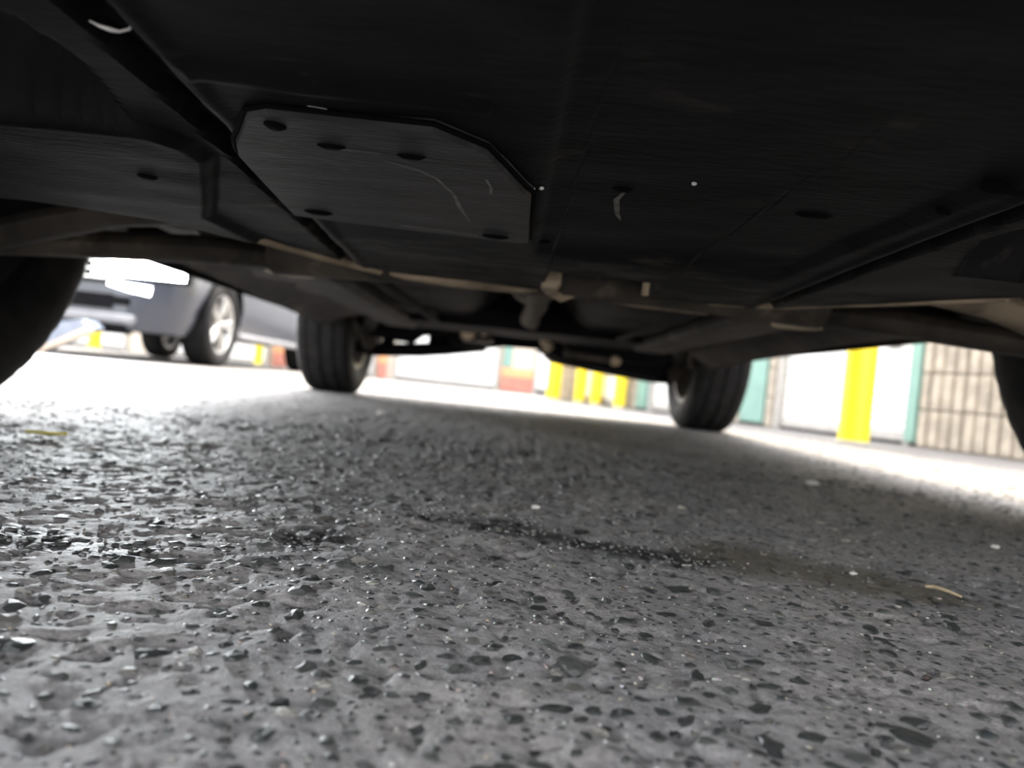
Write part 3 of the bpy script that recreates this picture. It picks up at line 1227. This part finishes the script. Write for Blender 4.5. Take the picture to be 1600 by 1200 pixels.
# ---- exhaust, tank, rear suspension
MB().tube([(.02, .12, .285), (.0, .5, .310), (.01, 1.0, .305), (.0, 1.5, .31), (.04, 1.9, .33), (.10, 2.2, .34), (.16, 2.6, .34)], .026, 14).build('exhaust_pipe', M['exhaust'], car)
MB().lathe([(0, -.22), (.06, -.215), (.072, -.17), (.072, .17), (.06, .215), (0, .22)], 20, 'y', c=(.0, .95, .385)).build('resonator', M['exhaust'], car)
MB().lathe([(0, -.24), (.10, -.235), (.125, -.2), (.125, .2), (.10, .235), (0, .24)], 28, 'x', c=(.34, 2.78, .352)).build('muffler', M['knuckle'], car)
MB().box((-.54, 1.62, .285), (.54, 2.12, .50), bev=.05).build('fuel_tank', M['trim_black'], car)
prof = [(-.66, .50), (-.67, .30), (-.60, .245), (-.43, .235), (-.415, .250), (-.39, .272), (-.29, .284), (-.268, .268), (-.275, .248), (-.20, .240), (-.12, .246), (-.05, .262), (.11, .266), (.19, .228), (.40, .206), (.60, .192), (.68, .30), (.66, .50)]
rs = MB()
for yy in (2.34, 2.40):
    rs.v.extend((x - CX, yy, z) for x, z in prof)
n_ = len(prof)
rs.f += [tuple(range(n_)), tuple(range(2 * n_ - 1, n_ - 1, -1))] + [(k, (k + 1) % n_, n_ + (k + 1) % n_, n_ + k) for k in range(n_)]
rs.build('rear_subframe', M['trim_black'], car, smooth=False)
MB().box((.16, 2.16, .245), (.60, 2.34, .44), bev=.04).build('heat_shield', M['trim_black'], car)
# lower arms: broad dark pressings dipping towards each wheel
for sg, pts in ((-1, [(-.13, .262, .030), (-.30, .232, .034), (-.42, .213, .034), (-.60, .195, .032), (-.68, .20, .03)]), (1, [(.10, .285, .028), (.19, .245, .036), (.38, .226, .038), (.58, .207, .034), (.68, .205, .03)])):
    MB().tube([(x - CX, b.wb + .0 - .02 * abs(x), z) for x, z, r in pts], [r for _, _, r in pts], 12, flat=.85).build('rear_lower_arm', M['trim_black'], car)
    MB().tube([(sg * .36, b.wb + .04, .25), (sg * .36, b.wb + .02, .50)], .050, 16).build('coil_spring', M['trim_black'], car)
    MB().tube([(sg * .60, b.wb + .10, .20), (sg * .55, b.wb + .16, .62)], .028, 12).build('rear_damper', M['trim_black'], car)
    MB().box((sg * .65 - .03, b.wb - .08, .19), (sg * .65 + .03, b.wb + .10, .44), bev=.02).build('rear_knuckle', M['knuckle'], car)
    MB().tube([(sg * .66, b.wb - .06, .27), (sg * .60, b.wb - .30, .30), (sg * .50, b.wb - .62, .34)], [.03, .028, .03], 10, flat=.7).build('trailing_arm', M['dust'], car)
    MB().box((sg * .48 - .14, b.wb - .16, .33), (sg * .48 + .14, b.wb + .20, .50), bev=.03).build('spring_perch', M['trim_black'], car)
# stabiliser bar, links and bushings in the middle, ground light painted into their tan
MB().tube([(-.58, 2.10, .25), (-.40, 2.18, .29), (-.30, 2.20, .33), (.25, 2.20, .345), (.34, 2.16, .33)], .011, 10).build('stabiliser_bar', M['trim_black'], car)
MB().tube([(-.30, 1.55, .345), (-.25, 1.8, .318), (-.215, 2.05, .300)], .016, 10).build('rear_link', M['steel'], car)
MB().tube([(.0, 1.92, .345), (-.10, 2.0, .315), (-.16, 2.08, .292)], .013, 10).build('rear_link', M['bushing'], car)
MB().blob((-.215, 2.10, .290), .030, .026, .030).build('link_bushing', M['bushing'], car)
MB().lathe([(0, -.05), (.021, -.048), (.024, -.03), (.024, .035), (.019, .05), (0, .052)], 18, 'z', c=(-.012, 2.02, .352)).build('exhaust_hanger', M['bushing'], car)
MB().tube([(.07, 2.15, .33), (.075, 2.16, .29), (.10, 2.18, .262)], [.012, .016, .022], 12).build('hanger_bracket', M['bushing'], car)
MB().tube([(.155, 2.10, .246), (.25, 2.10, .243), (.345, 2.10, .239)], .0125, 10).build('link_rod', M['steel'], car)
MB().blob((.352, 2.10, .239), .024, .02, .020).build('link_bushing', M['bushing'], car)
MB().box((-.25, 2.12, .258), (-.12, 2.24, .285), bev=.012).build('mount_plate', M['steel'], car)
MB().tube([(-.52, .9, .30), (-.30, 1.6, .31)], .014, 8).build('handbrake_cable', M['steel'], car)
MB().box((-.62, b.wb + .30, .40), (.62, b.wb + b.ro - .03, .47), bev=.04).build('rear_bumper_skirt', M['trim_black'], car)

# ================================================================== the vehicle waiting at left, lamp lit
suv = empty('suv', (-3.17, 6.00, 0))
tag(suv, 'dark blue-grey vehicle with a lit headlamp, parked facing at left', 'car')
v = Body(2.60, .86, .80, hw=.90, R=.340, sill=.27, chin=.20, tail=.36)
v.shell().build('body_shell', M['paint_suv'], suv)
glassy(v, suv, 'paint_suv')
arch_liner(v, suv, 0)
arch_liner(v, suv, v.wb)
for sg in (1, -1):
    for y in (0, v.wb):
        wheel(suv, sg * .78, y, .340, sg)
MB().box((-.62, -v.fo - .035, .235), (.62, -v.fo + .02, .305), bev=.02).build('skid_plate', M['trim_grey'], suv)
MB().box((-.56, -v.fo - .02, .17), (.56, -v.fo + .12, .235), bev=.02).build('chin_spoiler', M['trim_black'], suv)
MB().quadgrid([[(x, -v.fo - .010, z) for x in np.linspace(-.46, .46, 9)] for z in (.33, .38, .43)]).build('lower_intake', M['trim_black'], suv)
MB().quadgrid([[(x * (1 - .3 * (z - .5)), -v.fo - .010, z) for x in np.linspace(-.42, .42, 9)] for z in (.50, .57, .64, .70)]).build('grille', M['trim_black'], suv)
for k in range(3):
    MB().box((-.41, -v.fo - .022, .525 + .055 * k), (.41, -v.fo - .008, .542 + .055 * k), bev=.004).build('grille_bar', M['chrome'], suv)
for sg in (1, -1):
    lamp = v.patch(-.27, .22, lambda f: .535 + .045 * f, lambda f: .725 + .03 * f, off=.012, sg=sg).build('headlamp', M['lamp_lens'], suv)
    v.patch(-.31, .28, lambda f: .515 + .045 * f, lambda f: .745 + .03 * f, off=.007, sg=sg).build('headlamp_housing', M['trim_black'], suv)
    v.patch(-.16, .05, lambda f: .490 - .045 * f, lambda f: .515 - .01 * f, off=.010, sg=sg).build('lower_lamp', M['fog_lens'], suv)
    MB().box((sg * .55 - .1, -v.fo - .012, .36), (sg * .55 + .02, -v.fo + .03, .42), bev=.01).build('bumper_vent', M['trim_black'], suv)
    MB().box((sg * .84 - .04, .42, .235), (sg * .84 + .03, 2.2, .295), bev=.02).build('sill_trim', M['trim_grey'], suv)
    MB().box((sg * .98 - .08, .75, 1.0), (sg * .98 + .08, .88, 1.13), bev=.03).build('door_mirror', M['paint_suv'], suv)
    sp = bpy.data.lights.new('headlamp_beam', 'SPOT')
    sp.energy = 270
    sp.color = (.92, .97, 1.0)
    sp.spot_size = math.radians(100)
    sp.spot_blend = .8
    sp.shadow_soft_size = .06
    so_ = bpy.data.objects.new('headlamp_beam', sp)
    C.objects.link(so_)
    so_.parent = suv
    so_.location = (sg * .56, -v.fo - .06, .63)
    so_.rotation_euler = (math.radians(87), 0, math.radians(180))
for x in (-.5, .5):
    MB().tube([(x, .2, .26), (x, 2.3, .26)], .03, 8).build('chassis_rail', M['trim_black'], suv)
MB().box((-.70, .3, .28), (.70, 2.4, .33), bev=.02).build('floor_pan', M['trim_black'], suv)
MB().tube([(-.7, v.wb, .30), (.7, v.wb, .30)], .035, 10).build('rear_axle', M['trim_black'], suv)
MB().tube([(-.7, 0, .26), (.7, 0, .26)], .03, 10).build('front_subframe', M['trim_black'], suv)

# ================================================================== small things on the ground
ramp = empty('loading_ramp', (-2.80, 4.75, 0))
ramp.scale = (1.15, 1.15, 1.25)
ramp.rotation_euler = (0, 0, math.radians(8))
tag(ramp, 'small tilted ramp, grey-blue deck and beige side, beside the left front tyre', 'ramp')
o = MB().prism([(-.14, .0), (.13, .155), (.15, .150), (.15, .125), (-.10, .0)], -.02, .02).build('side_rail', M['ramp_side'], ramp)
o.rotation_euler = (math.pi / 2, 0, 0)
o = MB().prism([(-.13, .02), (-.09, .11), (-.02, .165), (.08, .185), (.125, .15)], -.24, -.022).build('deck', M['ramp_deck'], ramp)
o.rotation_euler = (math.pi / 2, 0, 0)
MB().box((-.14, .021, .0), (-.09, .05, .05), bev=.008).build('foot_block', M['orange'], ramp)


def pebble(x, y, r, label, m='pebble', flat=.6):
    random.seed(int(abs(x * 1e4)))
    z = float(relief(np.array([x]), np.array([y]))[0])
    o = MB().blob((0, 0, 0), r * 1.3, r, r * flat, .18, 12, 8).build('pebble', M[m])
    o.location = (x, y, z + r * flat * .75)
    tag(o, label, 'pebble', 'loose pale pebbles')
    return o


pebble(.497, 1.234, .0075, 'pale pebble near the sunlit edge at right')
pebble(-.319, 1.942, .011, 'pale pebble before the left rear tyre')
pebble(.495, .764, .0030, 'tiny pale pebble at the far right of the shaded asphalt')
pebble(.033, .700, .0030, 'tiny pale pebble beyond the long wet streak')
pebble(.262, .560, .0024, 'tiny pale pebble on the brown dirt patch')

lv = []
for i in range(9):
    t = i / 8
    w = .0065 * math.sin(math.pi * min(1, t * 1.02 + .02)) ** .8
    lv.append([((t - .5) * .044, s_ * w, .0015 + .0025 * abs(s_) + .004 * t * t) for s_ in (-1, -.5, 0, .5, 1)])
leaf = MB().quadgrid(lv).build('leaf', M['leaf'])
sol = leaf.modifiers.new('thick', 'SOLIDIFY')
sol.thickness = .0006
leaf.location = (-.495, .830, .0005)
leaf.rotation_euler = (0, .06, .06)
tag(leaf, 'small dry yellow leaf on the asphalt at left', 'leaf')
tw = MB().tube([(.2915, .518, .0035), (.296, .5135, .0045), (.301, .508, .0040), (.3065, .5015, .0025)], [.0009, .0012, .0011, .0007], 8).build('twig', M['twig'])
tag(tw, 'thin broken twig at the end of the dirt patch', 'twig')

# water beads on the wet streaks
wm = bpy.data.materials.new('water')
wm.use_nodes = True
wb2 = wm.node_tree.nodes['Principled BSDF']
wb2.inputs['Base Color'].default_value = (.10, .10, .10, 1)
wb2.inputs['Roughness'].default_value = .04
wb2.inputs['IOR'].default_value = 1.33
wb2.inputs['Specular IOR Level'].default_value = .8
mb = MB()
random.seed(5)
for (x, y, rx, ry, a) in WET:
    for k in range(30):
        t, u = random.gauss(0, .55), random.gauss(0, .55)
        t, u = t * 1.2, u * 1.2
        px_ = x + rx * t * math.cos(a) - ry * u * math.sin(a)
        py_ = y + rx * t * math.sin(a) + ry * u * math.cos(a)
        r = random.uniform(.0006, .0017)
        zz = float(relief(np.array([px_]), np.array([py_]))[0])
        mb.blob((px_, py_, zz + r * .2), r, r, r * .8, 0, 10, 6)
wd = mb.build('water_beads', wm)
tag(wd, 'scattered water beads glinting on the wet asphalt streaks', 'water', kind='stuff')
